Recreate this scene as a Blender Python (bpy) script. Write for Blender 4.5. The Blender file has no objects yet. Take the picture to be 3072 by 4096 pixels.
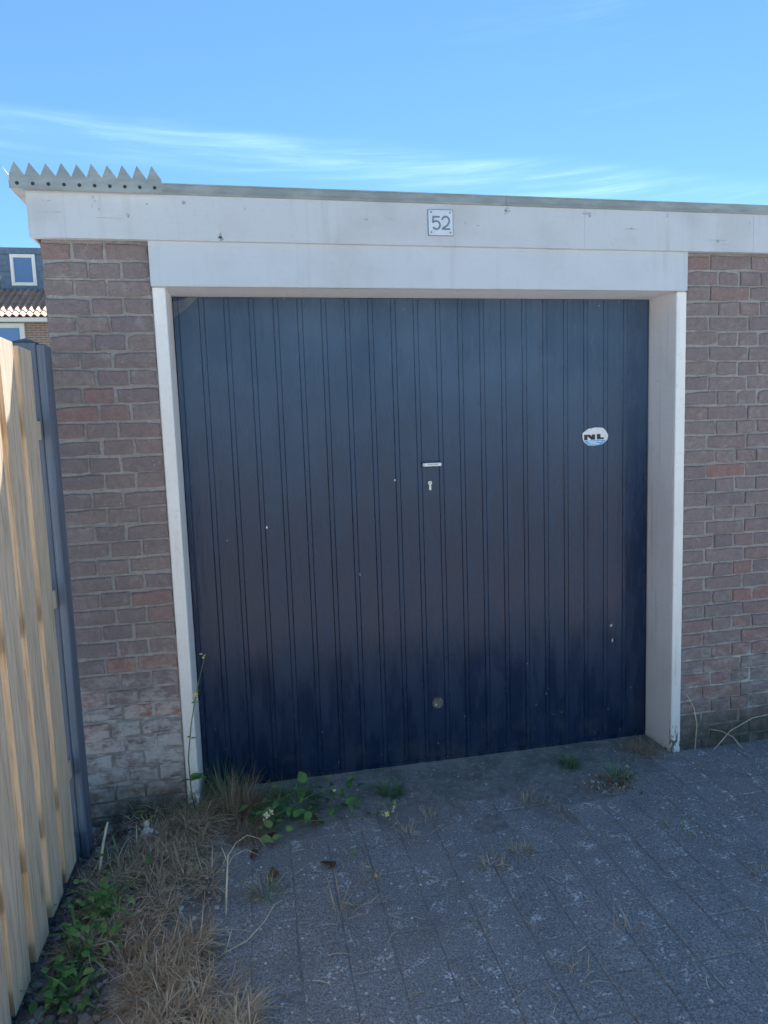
import bpy, bmesh, math, random
from mathutils import Vector, Matrix, noise, Euler

R = math.radians
random.seed(52)
S = bpy.context.scene
C = S.collection

# ------------------------------------------------------------------ camera
cam_d = bpy.data.cameras.new('camera')
cam = bpy.data.objects.new('camera', cam_d); C.objects.link(cam)
cam_d.sensor_fit = 'HORIZONTAL'; cam_d.sensor_width = 36.0
cam_d.lens = 36.0 * 2655.86 / 3072.0
cam_d.clip_start = 0.05; cam_d.clip_end = 600
def cam_axes(yaw, pitch, roll):
    cy, sy, cp, sp = math.cos(yaw), math.sin(yaw), math.cos(pitch), math.sin(pitch)
    f = Vector((sy*cp, cy*cp, sp)); rt = Vector((cy, -sy, 0)); up = rt.cross(f)
    c, s = math.cos(roll), math.sin(roll)
    return c*rt + s*up, -s*rt + c*up, f
rt, up, fw = cam_axes(R(10.77987), R(-6.2274), R(-1.96741))
cam.matrix_world = Matrix(((rt.x, up.x, -fw.x, 0.32872), (rt.y, up.y, -fw.y, -2.56657),
                           (rt.z, up.z, -fw.z, 1.44296), (0, 0, 0, 1)))
S.camera = cam

# ------------------------------------------------------------------ world, sun, exposure
SUN_EL, SUN_AZ = 57.0, 22.0          # azimuth measured from +Y towards +X
W = bpy.data.worlds.new('World'); S.world = W; W.use_nodes = True
wn, wl = W.node_tree.nodes, W.node_tree.links
wn.clear()
wo = wn.new('ShaderNodeOutputWorld'); wb = wn.new('ShaderNodeBackground')
sky = wn.new('ShaderNodeTexSky'); sky.sky_type = 'NISHITA'; sky.sun_disc = False
sky.sun_elevation = R(SUN_EL); sky.sun_rotation = R(SUN_AZ)
sky.air_density = 1.0; sky.dust_density = 0.0; sky.ozone_density = 4.5; sky.altitude = 0
wb.inputs['Strength'].default_value = 0.05
# thin cirrus: one long faint streak low in the sky, with ragged fibres, and a few stray wisps
tc = wn.new('ShaderNodeTexCoord')
def wmath(op, a, b=None):
    n = wn.new('ShaderNodeMath'); n.operation = op
    for i, q in enumerate((a, b)):
        if q is None: continue
        if isinstance(q, (int, float)): n.inputs[i].default_value = q
        else: wl.new(q, n.inputs[i])
    return n.outputs[0]
def wrange(x, a, b, c, d):
    n = wn.new('ShaderNodeMapRange'); n.interpolation_type = 'SMOOTHSTEP'; wl.new(x, n.inputs[0])
    for i, q in enumerate((a, b, c, d)): n.inputs[1+i].default_value = q
    return n.outputs[0]
def wnoise(scale, detail, rough, stretch, rot=(0, 0, 0)):
    mp = wn.new('ShaderNodeMapping'); mp.inputs['Rotation'].default_value = rot; mp.inputs['Scale'].default_value = stretch
    n = wn.new('ShaderNodeTexNoise'); n.inputs['Scale'].default_value = scale; n.inputs['Detail'].default_value = detail; n.inputs['Roughness'].default_value = rough; n.inputs['Distortion'].default_value = .3
    wl.new(tc.outputs['Generated'], mp.inputs['Vector']); wl.new(mp.outputs[0], n.inputs['Vector']); return n.outputs[0]
vd = wn.new('ShaderNodeVectorMath'); vd.operation = 'DOT_PRODUCT'; wl.new(tc.outputs['Generated'], vd.inputs[0]); vd.inputs[1].default_value = (.0471, -.3952, .9174)
band = wmath('ADD', vd.outputs['Value'], wmath('MULTIPLY', wmath('SUBTRACT', wnoise(3, 4, .5, (1, 1, 1)), .5), .035))
fib = wnoise(3.0, 9, .66, (1.2, 1.2, 20), (0, R(-9), R(10)))
up_ = wrange(band, .014, -.006, 0, 1); dn_ = wrange(band, -.060, -.012, 0, 1)
streak = wmath('MULTIPLY', wmath('MULTIPLY', up_, dn_), wrange(fib, .38, .78, .05, .36))
wisp = wmath('MULTIPLY', wrange(wnoise(1.3, 2, .5, (1, 1, 2)), .52, .74, 0, .10), wrange(fib, .46, .75, 0, 1))
cloud = wmath('MINIMUM', wmath('ADD', streak, wisp), .8)
mixc = wn.new('ShaderNodeMix'); mixc.data_type = 'RGBA'
mixc.inputs[7].default_value = (4.6, 6.9, 8.2, 1)
wl.new(cloud, mixc.inputs[0])
tint = wn.new('ShaderNodeMix'); tint.data_type = 'RGBA'; tint.blend_type = 'MULTIPLY'; tint.inputs[0].default_value = 1; tint.inputs[7].default_value = (.70, .92, .95, 1)
wl.new(sky.outputs[0], tint.inputs[6]); wl.new(tint.outputs[2], mixc.inputs[6]); wl.new(mixc.outputs[2], wb.inputs['Color']); wl.new(wb.outputs[0], wo.inputs['Surface'])

sd = bpy.data.lights.new('sun', 'SUN'); sd.energy = 5.0; sd.angle = R(0.53); sd.color = (1.0, 0.975, 0.94)
sun = bpy.data.objects.new('sun', sd); C.objects.link(sun)
sdir = Vector((math.sin(R(SUN_AZ))*math.cos(R(SUN_EL)), math.cos(R(SUN_AZ))*math.cos(R(SUN_EL)), math.sin(R(SUN_EL))))
sun.rotation_euler = sdir.to_track_quat('Z', 'Y').to_euler()
sun.location = sdir * 20
S.view_settings.view_transform = 'Standard'; S.view_settings.look = 'None'
S.view_settings.exposure = 2.03; S.view_settings.gamma = 1.0; S.view_settings.use_curve_mapping = False
S.cycles.max_bounces = 8; S.cycles.diffuse_bounces = 5

# ------------------------------------------------------------------ helpers
def tag(o, label=None, cat=None, group=None, kind=None):
    if label: o['label'] = label
    if cat: o['category'] = cat
    if group: o['group'] = group
    if kind: o['kind'] = kind
    return o
def link(o, parent=None):
    C.objects.link(o)
    if parent is not None: o.parent = parent
    return o
def empty(name, loc=(0, 0, 0), rz=0, parent=None):
    o = bpy.data.objects.new(name, None); o.location = loc; o.rotation_euler = (0, 0, rz)
    o.empty_display_size = 0.1
    return link(o, parent)
class G:
    """Collects polygons; build() links them as one mesh object."""
    def __init__(s): s.v, s.f, s.m = [], [], []
    def add(s, vs, fs, mi=0):
        n = len(s.v); s.v += [tuple(v) for v in vs]
        for f in fs: s.f.append([i + n for i in f]); s.m.append(mi)
    def box(s, a, b, mi=0, M=None):
        x0, y0, z0 = a; x1, y1, z1 = b
        vs = [Vector(p) for p in ((x0,y0,z0),(x1,y0,z0),(x1,y1,z0),(x0,y1,z0),(x0,y0,z1),(x1,y0,z1),(x1,y1,z1),(x0,y1,z1))]
        if M: vs = [M @ v for v in vs]
        s.add(vs, [(0,3,2,1),(4,5,6,7),(0,1,5,4),(1,2,6,5),(2,3,7,6),(3,0,4,7)], mi)
    def bbox(s, a, b, bev=0.003, mi=0, M=None):
        """box with chamfered edges"""
        x0,y0,z0 = a; x1,y1,z1 = b
        bm = bmesh.new(); bmesh.ops.create_cube(bm, size=1)
        for v in bm.verts:
            v.co = Vector(((x0+x1)/2 + v.co.x*(x1-x0), (y0+y1)/2 + v.co.y*(y1-y0), (z0+z1)/2 + v.co.z*(z1-z0)))
        bmesh.ops.bevel(bm, geom=bm.edges[:], offset=bev, segments=1, affect='EDGES')
        bm.verts.index_update()
        vs = [v.co.copy() for v in bm.verts]
        if M: vs = [M @ v for v in vs]
        s.add(vs, [[v.index for v in f.verts] for f in bm.faces], mi); bm.free()
    def prism(s, pts, y0, y1, mi=0, M=None):
        """outline in XZ extruded from y0 (front) to y1"""
        n = len(pts)
        vs = [Vector((x, y0, z)) for x, z in pts] + [Vector((x, y1, z)) for x, z in pts]
        if M: vs = [M @ v for v in vs]
        s.add(vs, [list(range(n)), list(range(2*n-1, n-1, -1))] + [(i, i+n, (i+1) % n + n, (i+1) % n) for i in range(n)], mi)
    def tube(s, pts, r, n=6, mi=0, r1=None):
        pts = [Vector(p) for p in pts]; k = len(pts); r1 = r if r1 is None else r1
        base = len(s.v); ref = Vector((0.31, 0.9, 0.2)).normalized()
        for i, p in enumerate(pts):
            t = (pts[min(i+1, k-1)] - pts[max(i-1, 0)]).normalized()
            a = t.cross(ref); a = a.normalized() if a.length > 1e-4 else t.orthogonal().normalized()
            b = t.cross(a); rr = r + (r1-r)*i/(k-1)
            for j in range(n):
                w = 2*math.pi*j/n; s.v.append(tuple(p + a*math.cos(w)*rr + b*math.sin(w)*rr))
        for i in range(k-1):
            for j in range(n):
                a0 = base+i*n+j; a1 = base+i*n+(j+1) % n
                s.f.append([a0, a1, a1+n, a0+n]); s.m.append(mi)
        s.f.append(list(range(base+n-1, base-1, -1))); s.m.append(mi)
        s.f.append(list(range(base+(k-1)*n, base+k*n))); s.m.append(mi)
    def ribbon(s, pts, w, side, mi=0):
        """flat tapering strip along pts"""
        k = len(pts); base = len(s.v)
        for i, p in enumerate(pts):
            ww = w * (1 - (i/(k-1))**2.2) * (0.75 if i == 0 else 1)
            if i == k-1: s.v.append(tuple(p))
            else: s.v.append(tuple(p - side*ww)); s.v.append(tuple(p + side*ww))
        for i in range(k-2):
            a = base+2*i; s.f.append([a, a+1, a+3, a+2]); s.m.append(mi)
        a = base+2*(k-2); s.f.append([a, a+1, a+2]); s.m.append(mi)
    def blade(s, p, az, lean, L, curl, w, seg=4, mi=0):
        p = Vector(p); d = Vector((math.cos(az), math.sin(az), 0)); side = Vector((-d.y, d.x, 0))
        pts = [p.copy()]; th = lean
        for i in range(seg):
            th += curl/seg
            p = p + (d*math.sin(th) + Vector((0, 0, math.cos(th)))) * (L/seg)
            if p.z < 0.004: p.z = 0.004
            pts.append(p.copy())
        tw = random.uniform(-0.6, 0.6)
        side = (side*math.cos(tw) + Vector((0, 0, 1))*math.sin(tw)*0.5).normalized()
        s.ribbon(pts, w, side, mi)
    def mesh(s, name):
        me = bpy.data.meshes.new(name); me.from_pydata(s.v, [], s.f)
        me.polygons.foreach_set('material_index', s.m); me.update(); return me
    def build(s, name, mats, parent=None, smooth=False, loc=None):
        me = s.mesh(name)
        for m in (mats if isinstance(mats, (list, tuple)) else [mats]): me.materials.append(m)
        if smooth: me.polygons.foreach_set('use_smooth', [True]*len(me.polygons))
        o = bpy.data.objects.new(name, me)
        if loc: o.location = loc
        return link(o, parent)
def inst(name, me, parent, loc, rot=(0, 0, 0), sc=(1, 1, 1)):
    o = bpy.data.objects.new(name, me); o.location = loc; o.rotation_euler = rot; o.scale = sc
    return link(o, parent)
def stroke(path, w):
    """2D polyline -> closed outline of constant width"""
    n = len(path); L, Rr = [], []
    for i in range(n):
        a = Vector(path[max(i-1, 0)]); b = Vector(path[min(i+1, n-1)])
        t = (b-a).normalized(); nrm = Vector((-t.y, t.x)); p = Vector(path[i])
        if 0 < i < n-1:
            t0 = (p-a).normalized(); k = max(0.5, abs(nrm.dot(Vector((-t0.y, t0.x)))))
        else: k = 1
        L.append(p + nrm*w/2/k); Rr.append(p - nrm*w/2/k)
    return L, Rr
def add_stroke(g, path, w, y0, y1, mi=0):
    L, Rr = stroke(path, w); n = len(path)
    for i in range(n-1):
        q = [L[i], L[i+1], Rr[i+1], Rr[i]]
        vs = [Vector((p.x, y0, p.y)) for p in q] + [Vector((p.x, y1, p.y)) for p in q]
        g.add(vs, [(0,1,2,3), (7,6,5,4), (0,4,5,1), (2,6,7,3)] + ([(3,7,4,0)] if i == 0 else []) + ([(1,5,6,2)] if i == n-2 else []), mi)

# ------------------------------------------------------------------ materials
class M:
    def __init__(s, name, rough=0.8, spec=0.3):
        s.m = bpy.data.materials.new(name); s.m.use_nodes = True
        s.n, s.l = s.m.node_tree.nodes, s.m.node_tree.links
        s.p = s.n['Principled BSDF']; s.p.inputs['Roughness'].default_value = rough
        s.p.inputs['Specular IOR Level'].default_value = spec
        s.geo = s.n.new('ShaderNodeNewGeometry'); s.oi = s.n.new('ShaderNodeObjectInfo')
    def put(s, sock, v):
        if hasattr(v, 'links') or isinstance(v, bpy.types.NodeSocket): s.l.new(v, sock)
        elif isinstance(v, (tuple, list)) and len(v) == 3 and sock.type == 'RGBA': sock.default_value = (*v, 1)
        else: sock.default_value = v
    @property
    def pos(s): return s.geo.outputs['Position']
    @property
    def rnd(s): return s.oi.outputs['Random']
    @property
    def island(s): return s.geo.outputs['Random Per Island']
    def vmul(s, v, k, add=None):
        n = s.n.new('ShaderNodeVectorMath'); n.operation = 'MULTIPLY'; s.put(n.inputs[0], v); n.inputs[1].default_value = k
        o = n.outputs[0]
        if add is not None:
            a = s.n.new('ShaderNodeVectorMath'); a.operation = 'ADD'; s.l.new(o, a.inputs[0]); s.put(a.inputs[1], add); o = a.outputs[0]
        return o
    def noise(s, v, scale, detail=4, rough=0.55, dist=0.0):
        n = s.n.new('ShaderNodeTexNoise'); s.put(n.inputs['Vector'], v); n.inputs['Scale'].default_value = scale
        n.inputs['Detail'].default_value = detail; n.inputs['Roughness'].default_value = rough; n.inputs['Distortion'].default_value = dist
        return n.outputs[0]
    def voro(s, v, scale, feat='F1'):
        n = s.n.new('ShaderNodeTexVoronoi'); n.feature = feat; s.put(n.inputs['Vector'], v); n.inputs['Scale'].default_value = scale
        return n.outputs['Distance']
    def rng(s, x, a, b, c=0.0, d=1.0):
        n = s.n.new('ShaderNodeMapRange'); n.interpolation_type = 'SMOOTHSTEP'; s.put(n.inputs[0], x)
        for i, q in enumerate((a, b, c, d)): n.inputs[1+i].default_value = q
        return n.outputs[0]
    def math(s, op, a, b):
        n = s.n.new('ShaderNodeMath'); n.operation = op; s.put(n.inputs[0], a); s.put(n.inputs[1], b); return n.outputs[0]
    def mix(s, f, a, b, mode='MIX'):
        n = s.n.new('ShaderNodeMix'); n.data_type = 'RGBA'; n.blend_type = mode
        s.put(n.inputs[0], f); s.put(n.inputs[6], a); s.put(n.inputs[7], b); return n.outputs[2]
    def ramp(s, x, stops, const=False):
        n = s.n.new('ShaderNodeValToRGB'); e = n.color_ramp.elements
        if const: n.color_ramp.interpolation = 'CONSTANT'
        while len(e) < len(stops): e.new(0.5)
        for i, (p, c) in enumerate(stops): e[i].position = p; e[i].color = (*c, 1)
        s.put(n.inputs[0], x); return n.outputs[0]
    def xyz(s, v):
        n = s.n.new('ShaderNodeSeparateXYZ'); s.put(n.inputs[0], v); return n.outputs
    def color(s, c): s.put(s.p.inputs['Base Color'], c); return s
    def rough(s, c): s.put(s.p.inputs['Roughness'], c); return s
    def bump(s, h, strength=0.3, dist=0.01):
        n = s.n.new('ShaderNodeBump'); n.inputs['Strength'].default_value = strength; n.inputs['Distance'].default_value = dist
        s.put(n.inputs['Height'], h); s.l.new(n.outputs[0], s.p.inputs['Normal']); return s

def m_brick():
    m = M('brick_clay', 0.92, 0.12)
    base = m.ramp(m.rnd, [(0, (0.238, 0.196, 0.199)), (.2, (0.264, 0.214, 0.211)), (.38, (0.220, 0.184, 0.197)), (.55, (0.277, 0.228, 0.226)),
                          (.7, (0.257, 0.196, 0.199)), (.82, (0.213, 0.183, 0.196)), (.95, (0.268, 0.193, 0.190)), (1, (0.304, 0.184, 0.169))])
    px, py, pz = m.xyz(m.pos)
    redlow = m.math('MULTIPLY', m.math('MULTIPLY', m.rng(pz, .45, .95, 1, 0), m.rng(px, 0, .2, 1, .35)), m.rng(m.rnd, .55, .62))
    base = m.mix(m.math('MULTIPLY', redlow, .65), base, (.40, .19, .14))
    n = m.noise(m.vmul(m.pos, (1, 1, 1)), 38, 6, .65)
    c = m.mix(m.rng(n, .35, .7), base, m.mix(.45, base, (.15, .125, .12)))
    n2 = m.noise(m.pos, 15, 5, .6)
    c = m.mix(m.rng(n2, .54, .74, 0, .65), c, (.34, .32, .30))
    c = m.mix(m.rng(m.noise(m.pos, 150, 4, .7), .5, .68, 0, .6), c, (.15, .125, .115))
    c = m.mix(m.rng(m.noise(m.vmul(m.pos, (1, 1, 2.5)), 26, 5, .65), .55, .7, 0, .6), c, (.30, .215, .185))
    # salts near the ground, moss at the foot
    x, y, z = m.xyz(m.pos)
    low = m.math('MULTIPLY', m.rng(z, .30, .80, 1, 0), m.rng(x, .3, 1.9, 1, .45))
    salt = m.rng(m.math('ADD', m.noise(m.vmul(m.pos, (1, 1, 1.8)), 13, 9, .72), m.math('MULTIPLY', low, .12)), .49, .68)
    c = m.mix(m.math('MULTIPLY', m.math('MULTIPLY', salt, low), .72), c, (.60, .59, .585))
    foot = m.rng(z, .06, .26, 1, 0)
    c = m.mix(m.math('MULTIPLY', foot, m.rng(m.noise(m.pos, 14, 5), .3, .6, .45, .95)), c, (.085, .085, .072))
    specks = m.rng(m.voro(m.pos, 60), .06, .1, 1, 0)
    c = m.mix(m.math('MULTIPLY', specks, m.rng(m.noise(m.pos, 6, 2), .5, .62)), c, (0.735, 0.717, 0.682))
    m.color(c)
    h = m.math('ADD', m.noise(m.pos, 120, 5, .7), m.math('MULTIPLY', m.noise(m.pos, 30, 3), 1.5))
    m.bump(h, .8, .005); return m.m
def m_mortar():
    m = M('mortar', 0.95, 0.1)
    n = m.noise(m.pos, 60, 6, .7); n2 = m.noise(m.pos, 4, 4)
    c = m.mix(m.rng(n, .3, .7), (.265, .247, .242), (.37, .35, .34))
    c = m.mix(m.rng(n2, .45, .65, 0, .6), c, (.24, .225, .215))
    x, y, z = m.xyz(m.pos)
    c = m.mix(m.math('MULTIPLY', m.rng(z, .25, .75, 1, 0), m.math('MULTIPLY', m.rng(m.noise(m.pos, 14, 6), .46, .6), .7)), c, (.60, .59, .58))
    c = m.mix(m.math('MULTIPLY', m.rng(z, .05, .24, 1, 0), .85), c, (.095, .095, .08))
    m.color(c); m.bump(m.math('ADD', n, m.noise(m.pos, 20, 4)), .8, .006); return m.m
def m_white(name, base=(.73, .725, .70), dirt=.35, foot=0.0, axis=(1, 1, 1)):
    m = M(name, 0.55, 0.35)
    v = m.vmul(m.pos, axis)
    n = m.noise(v, 3.2, 6, .6); c = m.mix(m.rng(n, .42, .72, 0, dirt), base, tuple(k*.72 for k in (base[0]*1.02, base[1]*.99, base[2]*.93)))
    drip = m.math('MULTIPLY', m.rng(m.noise(m.vmul(m.pos, (30, 30, 1.1)), 1, 5, .65), .5, .72), m.rng(m.noise(m.pos, 2.1, 3), .42, .62, .1, 1))
    c = m.mix(m.math('MULTIPLY', drip, .45), c, (.34, .345, .33))
    c = m.mix(m.rng(m.noise(m.pos, 45, 5, .7), .54, .75, 0, .4), c, (.42, .42, .41))
    grain = m.noise(m.vmul(m.pos, (2.5, 2.5, 90)), 3, 5, .6)
    crack = m.rng(grain, .66, .71); loc = m.rng(m.noise(m.pos, 5, 3), .58, .68)
    c = m.mix(m.math('MULTIPLY', m.math('MULTIPLY', crack, loc), .6 if foot == 0 else 0), c, (.22, .21, .20))
    sp = m.rng(m.math('ADD', m.voro(m.vmul(m.pos, (1, 1, .8)), 26), m.math('MULTIPLY', m.noise(m.pos, 40, 3), .14)), .10, .125, 1, 0)
    sp = m.math('MULTIPLY', sp, m.rng(m.noise(m.pos, 3.3, 2), .58, .63))
    c = m.mix(m.math('MULTIPLY', sp, .75), c, (.16, .15, .15))
    if foot:
        z = m.xyz(m.pos)[2]
        f = m.math('MULTIPLY', m.rng(z, .05, foot, 1, 0), m.rng(m.noise(m.vmul(m.pos, (1, 1, .4)), 70, 4), .47, .56))
        c = m.mix(f, c, (.13, .125, .115))
    m.color(c); m.bump(m.math('ADD', m.noise(m.vmul(m.pos, (6, 6, 120)), 2, 4), m.math('MULTIPLY', n, 2)), .22, .003)
    return m.m
def m_door():
    m = M('navy_door_paint', 0.3, 0.30)
    n = m.noise(m.vmul(m.pos, (6, 6, 1.2)), 3, 5, .6)
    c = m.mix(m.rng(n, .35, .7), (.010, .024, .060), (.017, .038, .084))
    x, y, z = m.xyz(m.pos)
    # lens veil and sky reflection painted as a paler upper half; dusty foot
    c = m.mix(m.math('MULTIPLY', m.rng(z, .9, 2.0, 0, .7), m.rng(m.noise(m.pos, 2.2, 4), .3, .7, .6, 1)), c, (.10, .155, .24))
    dust = m.math('MULTIPLY', m.rng(z, .0, .3, 1, 0), m.rng(m.noise(m.pos, 9, 6, .7), .45, .7))
    c = m.mix(m.math('MULTIPLY', dust, .3), c, (.12, .125, .115))
    sp = m.rng(m.math('ADD', m.voro(m.pos, 24), m.math('MULTIPLY', m.noise(m.pos, 90, 2), .05)), .085, .115, 1, 0)
    dens = m.math('MAXIMUM', m.math('MAXIMUM', m.rng(z, .03, .42, .85, 0), m.rng(z, 1.82, 2.0, 0, .5)), .10)
    sel = m.math('LESS_THAN', m.noise(m.vmul(m.pos, (1, 1, 1)), 17, 1), m.math('ADD', m.math('MULTIPLY', dens, .42), .25))
    c = m.mix(m.math('MULTIPLY', m.math('MULTIPLY', sp, sel), .8), c, (.38, .39, .38))
    m.color(c); m.rough(m.rng(n, .3, .7, .20, .34)); m.bump(m.math('ADD', m.noise(m.vmul(m.pos, (5, 5, .55)), 3, 3), m.math('MULTIPLY', m.noise(m.pos, 160, 2), .02)), .20, .02)
    return m.m
def m_zinc():
    m = M('zinc', 0.5, 0.4); m.p.inputs['Metallic'].default_value = 0.35
    n = m.noise(m.vmul(m.pos, (1, 1, 3)), 9, 6, .6)
    m.color(m.mix(m.rng(n, .35, .7), (.27, .295, .29), (.37, .39, .38))); m.bump(n, .1, .003); return m.m
def m_wood(name, a, b, knots=True):
    m = M(name, 0.8, 0.2)
    off = m.n.new('ShaderNodeCombineXYZ'); m.l.new(m.math('MULTIPLY', m.rnd, 13.0), off.inputs[0]); m.l.new(m.math('MULTIPLY', m.rnd, 7.0), off.inputs[2])
    v = m.vmul(m.pos, (26, 26, 1.5), off.outputs[0])
    g = m.noise(v, 2.2, 7, .62, .7); g2 = m.noise(m.vmul(m.pos, (90, 90, 3), off.outputs[0]), 2, 4, .6)
    c = m.mix(m.rng(g, .3, .72), a, b)
    c = m.mix(m.rng(g2, .48, .7, 0, .75), c, tuple(k*.55 for k in a))
    if knots:
        k = m.voro(m.vmul(m.pos, (7, 7, 2.6), off.outputs[0]), 1.0)
        c = m.mix(m.rng(k, .04, .08, .85, 0), c, (.11, .06, .03))
        c = m.mix(m.rng(k, .08, .16, .3, 0), c, (.3, .19, .1))
    m.color(c); m.bump(m.math('ADD', g, g2), .35, .004); return m.m
def m_slate(name='slate_composite', a=(.095, .115, .155), b=(.15, .17, .215)):
    m = M(name, 0.65, 0.3)
    g = m.noise(m.vmul(m.pos, (30, 30, 1.1)), 1.6, 6, .6, .4)
    c = m.mix(m.rng(g, .3, .72), a, b)
    c = m.mix(m.rng(m.noise(m.vmul(m.pos, (110, 110, 2)), 1, 2), .62, .7, 0, .45), c, tuple(k*1.7 for k in b))
    m.color(c); m.bump(g, .3, .003); return m.m
def m_paver():
    m = M('concrete_paver', 0.9, 0.2)
    base = m.mix(m.rnd, (.315, .305, .292), (.41, .397, .378))
    base = m.mix(m.rng(m.noise(m.pos, 5, 5, .65), .35, .68), base, m.mix(.6, base, (.19, .20, .205)))
    fine = m.noise(m.pos, 170, 4, .75); c = m.mix(m.rng(fine, .34, .64), m.mix(.75, base, (.11, .115, .125)), m.mix(.55, base, (.52, .52, .52)))
    agg = m.rng(m.voro(m.pos, 62), .14, .24, 1, 0); sel = m.rng(m.noise(m.pos, 48, 1), .50, .55)
    c = m.mix(m.math('MULTIPLY', m.math('MULTIPLY', agg, sel), .8), c, (.66, .66, .65))
    # lichen patches and crumbs
    l = m.math('MULTIPLY', m.math('MULTIPLY', m.rng(m.noise(m.pos, 14, 6, .7, .2), .55, .64), m.rng(m.noise(m.pos, 2.6, 3), .40, .54, .35, 1)), m.rng(m.noise(m.pos, 85, 4, .75), .46, .55))
    c = m.mix(m.math('MULTIPLY', l, .85), c, (.82, .83, .83))
    dots = m.math('MULTIPLY', m.rng(m.voro(m.pos, 30), .08, .17, 1, 0), m.rng(m.noise(m.pos, 15, 1), .46, .52))
    c = m.mix(m.math('MULTIPLY', dots, .85), c, (.80, .80, .78))
    soil = m.rng(m.noise(m.pos, 3.1, 5, .6), .50, .70, 0, .55)
    c = m.mix(m.math('MULTIPLY', soil, m.rng(fine, .3, .6, 1, .4)), c, (.20, .19, .165))
    m.color(c); m.bump(m.math('ADD', fine, m.math('MULTIPLY', m.noise(m.pos, 40, 4), 1.6)), .8, .004); return m.m
def m_soil(name, a, b, scale=30):
    m = M(name, 0.95, 0.1)
    n = m.noise(m.pos, scale, 8, .7); n2 = m.noise(m.pos, scale*5, 3, .7)
    c = m.mix(m.rng(n, .35, .68), a, b); c = m.mix(m.rng(n2, .58, .7, 0, .6), c, tuple(min(.6, k*2.1) for k in b))
    m.color(c); m.bump(m.math('ADD', n, n2), .8, .008); return m.m
def m_plain(name, c, rough=.6, spec=.3, metal=0.0, var=.18, scale=30):
    m = M(name, rough, spec); m.p.inputs['Metallic'].default_value = metal
    n = m.noise(m.pos, scale, 5, .6)
    m.color(m.mix(m.rng(n, .3, .7), tuple(k*(1-var) for k in c), tuple(min(1, k*(1+var)) for k in c)))
    m.bump(n, .1, .002); return m.m
def m_leaf(name, stops, trans=.25):
    m = M(name, 0.6, 0.25)
    c = m.ramp(m.island, stops)
    c = m.mix(m.rng(m.noise(m.pos, 60, 3), .35, .7, 0, .35), c, tuple(k*.5 for k in stops[0][1]))
    m.color(c)
    t = m.n.new('ShaderNodeBsdfTranslucent'); m.l.new(c, t.inputs['Color'])
    mx = m.n.new('ShaderNodeMixShader'); mx.inputs[0].default_value = trans
    out = [x for x in m.n if x.type == 'OUTPUT_MATERIAL'][0]
    m.l.new(m.p.outputs[0], mx.inputs[1]); m.l.new(t.outputs[0], mx.inputs[2]); m.l.new(mx.outputs[0], out.inputs[0])
    return m.m
def m_glass():
    m = M('window_glass', 0.04, 0.6); m.color((.10, .19, .36)); m.bump(m.noise(m.pos, 2, 2), .05, .02); return m.m  # reflected sky is painted into the blue base colour
def m_tile():
    m = M('clay_roof_tile', 0.7, 0.3)
    c = m.ramp(m.rnd, [(0, (.38, .24, .18)), (.4, (.45, .29, .215)), (.7, (.33, .22, .18)), (1, (.50, .35, .27))])
    c = m.mix(m.rng(m.noise(m.pos, 9, 6, .65), .45, .7, 0, .5), c, (.30, .22, .17)); m.color(c); m.bump(m.noise(m.pos, 25, 4), .2, .01); return m.m
def m_farbrick():
    m = M('house_brick', 0.9, 0.1)
    b = m.n.new('ShaderNodeTexBrick'); x, y, z = m.xyz(m.pos)
    cv = m.n.new('ShaderNodeCombineXYZ'); m.l.new(x, cv.inputs[0]); m.l.new(z, cv.inputs[1]); m.l.new(cv.outputs[0], b.inputs['Vector'])
    b.inputs['Color1'].default_value = (.22, .15, .12, 1); b.inputs['Color2'].default_value = (.16, .11, .095, 1); b.inputs['Mortar'].default_value = (.3, .28, .25, 1)
    b.inputs['Scale'].default_value = 1; b.inputs['Brick Width'].default_value = .22; b.inputs['Row Height'].default_value = .0625; b.inputs['Mortar Size'].default_value = .008
    m.color(b.outputs[0]); m.bump(b.outputs[1], -.4, .006); return m.m

BRICK, MORTAR = m_brick(), m_mortar()
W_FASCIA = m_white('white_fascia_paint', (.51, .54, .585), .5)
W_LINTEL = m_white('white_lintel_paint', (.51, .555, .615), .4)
W_POST = m_white('white_post_paint', (.80, .79, .775), .25, foot=.17)
W_REVEAL = m_white('grey_reveal_paint', (.78, .75, .75), .4)
DOOR = m_door(); ZINC = m_zinc()
WOOD = m_wood('weathered_pine_face', (.55, .425, .315), (.72, .58, .45)); WOODEDGE = m_wood('orange_pine_edge', (.50, .33, .20), (.63, .455, .31), False)  # board edges coloured more orange than the faces
SLATE = m_slate(); PAVER = m_paver()
SOIL = m_soil('dry_soil', (.25, .235, .215), (.36, .34, .31))
SOILD = m_soil('dark_soil', (.10, .09, .08), (.17, .155, .14))
JOINT = m_soil('joint_sand', (.22, .22, .215), (.34, .335, .32))
SILL = m_soil('threshold_concrete', (.17, .185, .17), (.31, .325, .305), 9)
GROUND = m_soil('sandy_ground', (.23, .228, .222), (.32, .315, .30), 6)
DARK = m_plain('dark_void', (.015, .015, .016), .9)
ROOFING = m_plain('bitumen_roofing', (.06, .06, .062), .9)
PLATE = m_plain('plate_enamel', (.56, .62, .69), .35, .5, var=.06)
INK = m_plain('grey_ink', (.16, .20, .26), .5, var=.1)
INKD = m_plain('black_ink', (.035, .04, .045), .5, var=.1)
BLUE = m_plain('sticker_blue', (.16, .42, .72), .4, var=.15)
STICK = m_plain('sticker_white', (.74, .75, .76), .4, var=.1, scale=70)
STEEL = m_plain('worn_steel', (.55, .54, .53), .4, .5, .6, .2, 60)
KNOB = m_plain('dull_alloy', (.15, .15, .145), .5, .4, .3, .3, 50)
HANDLE = m_plain('handle_white', (.78, .80, .83), .3, .5, var=.08)
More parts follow.
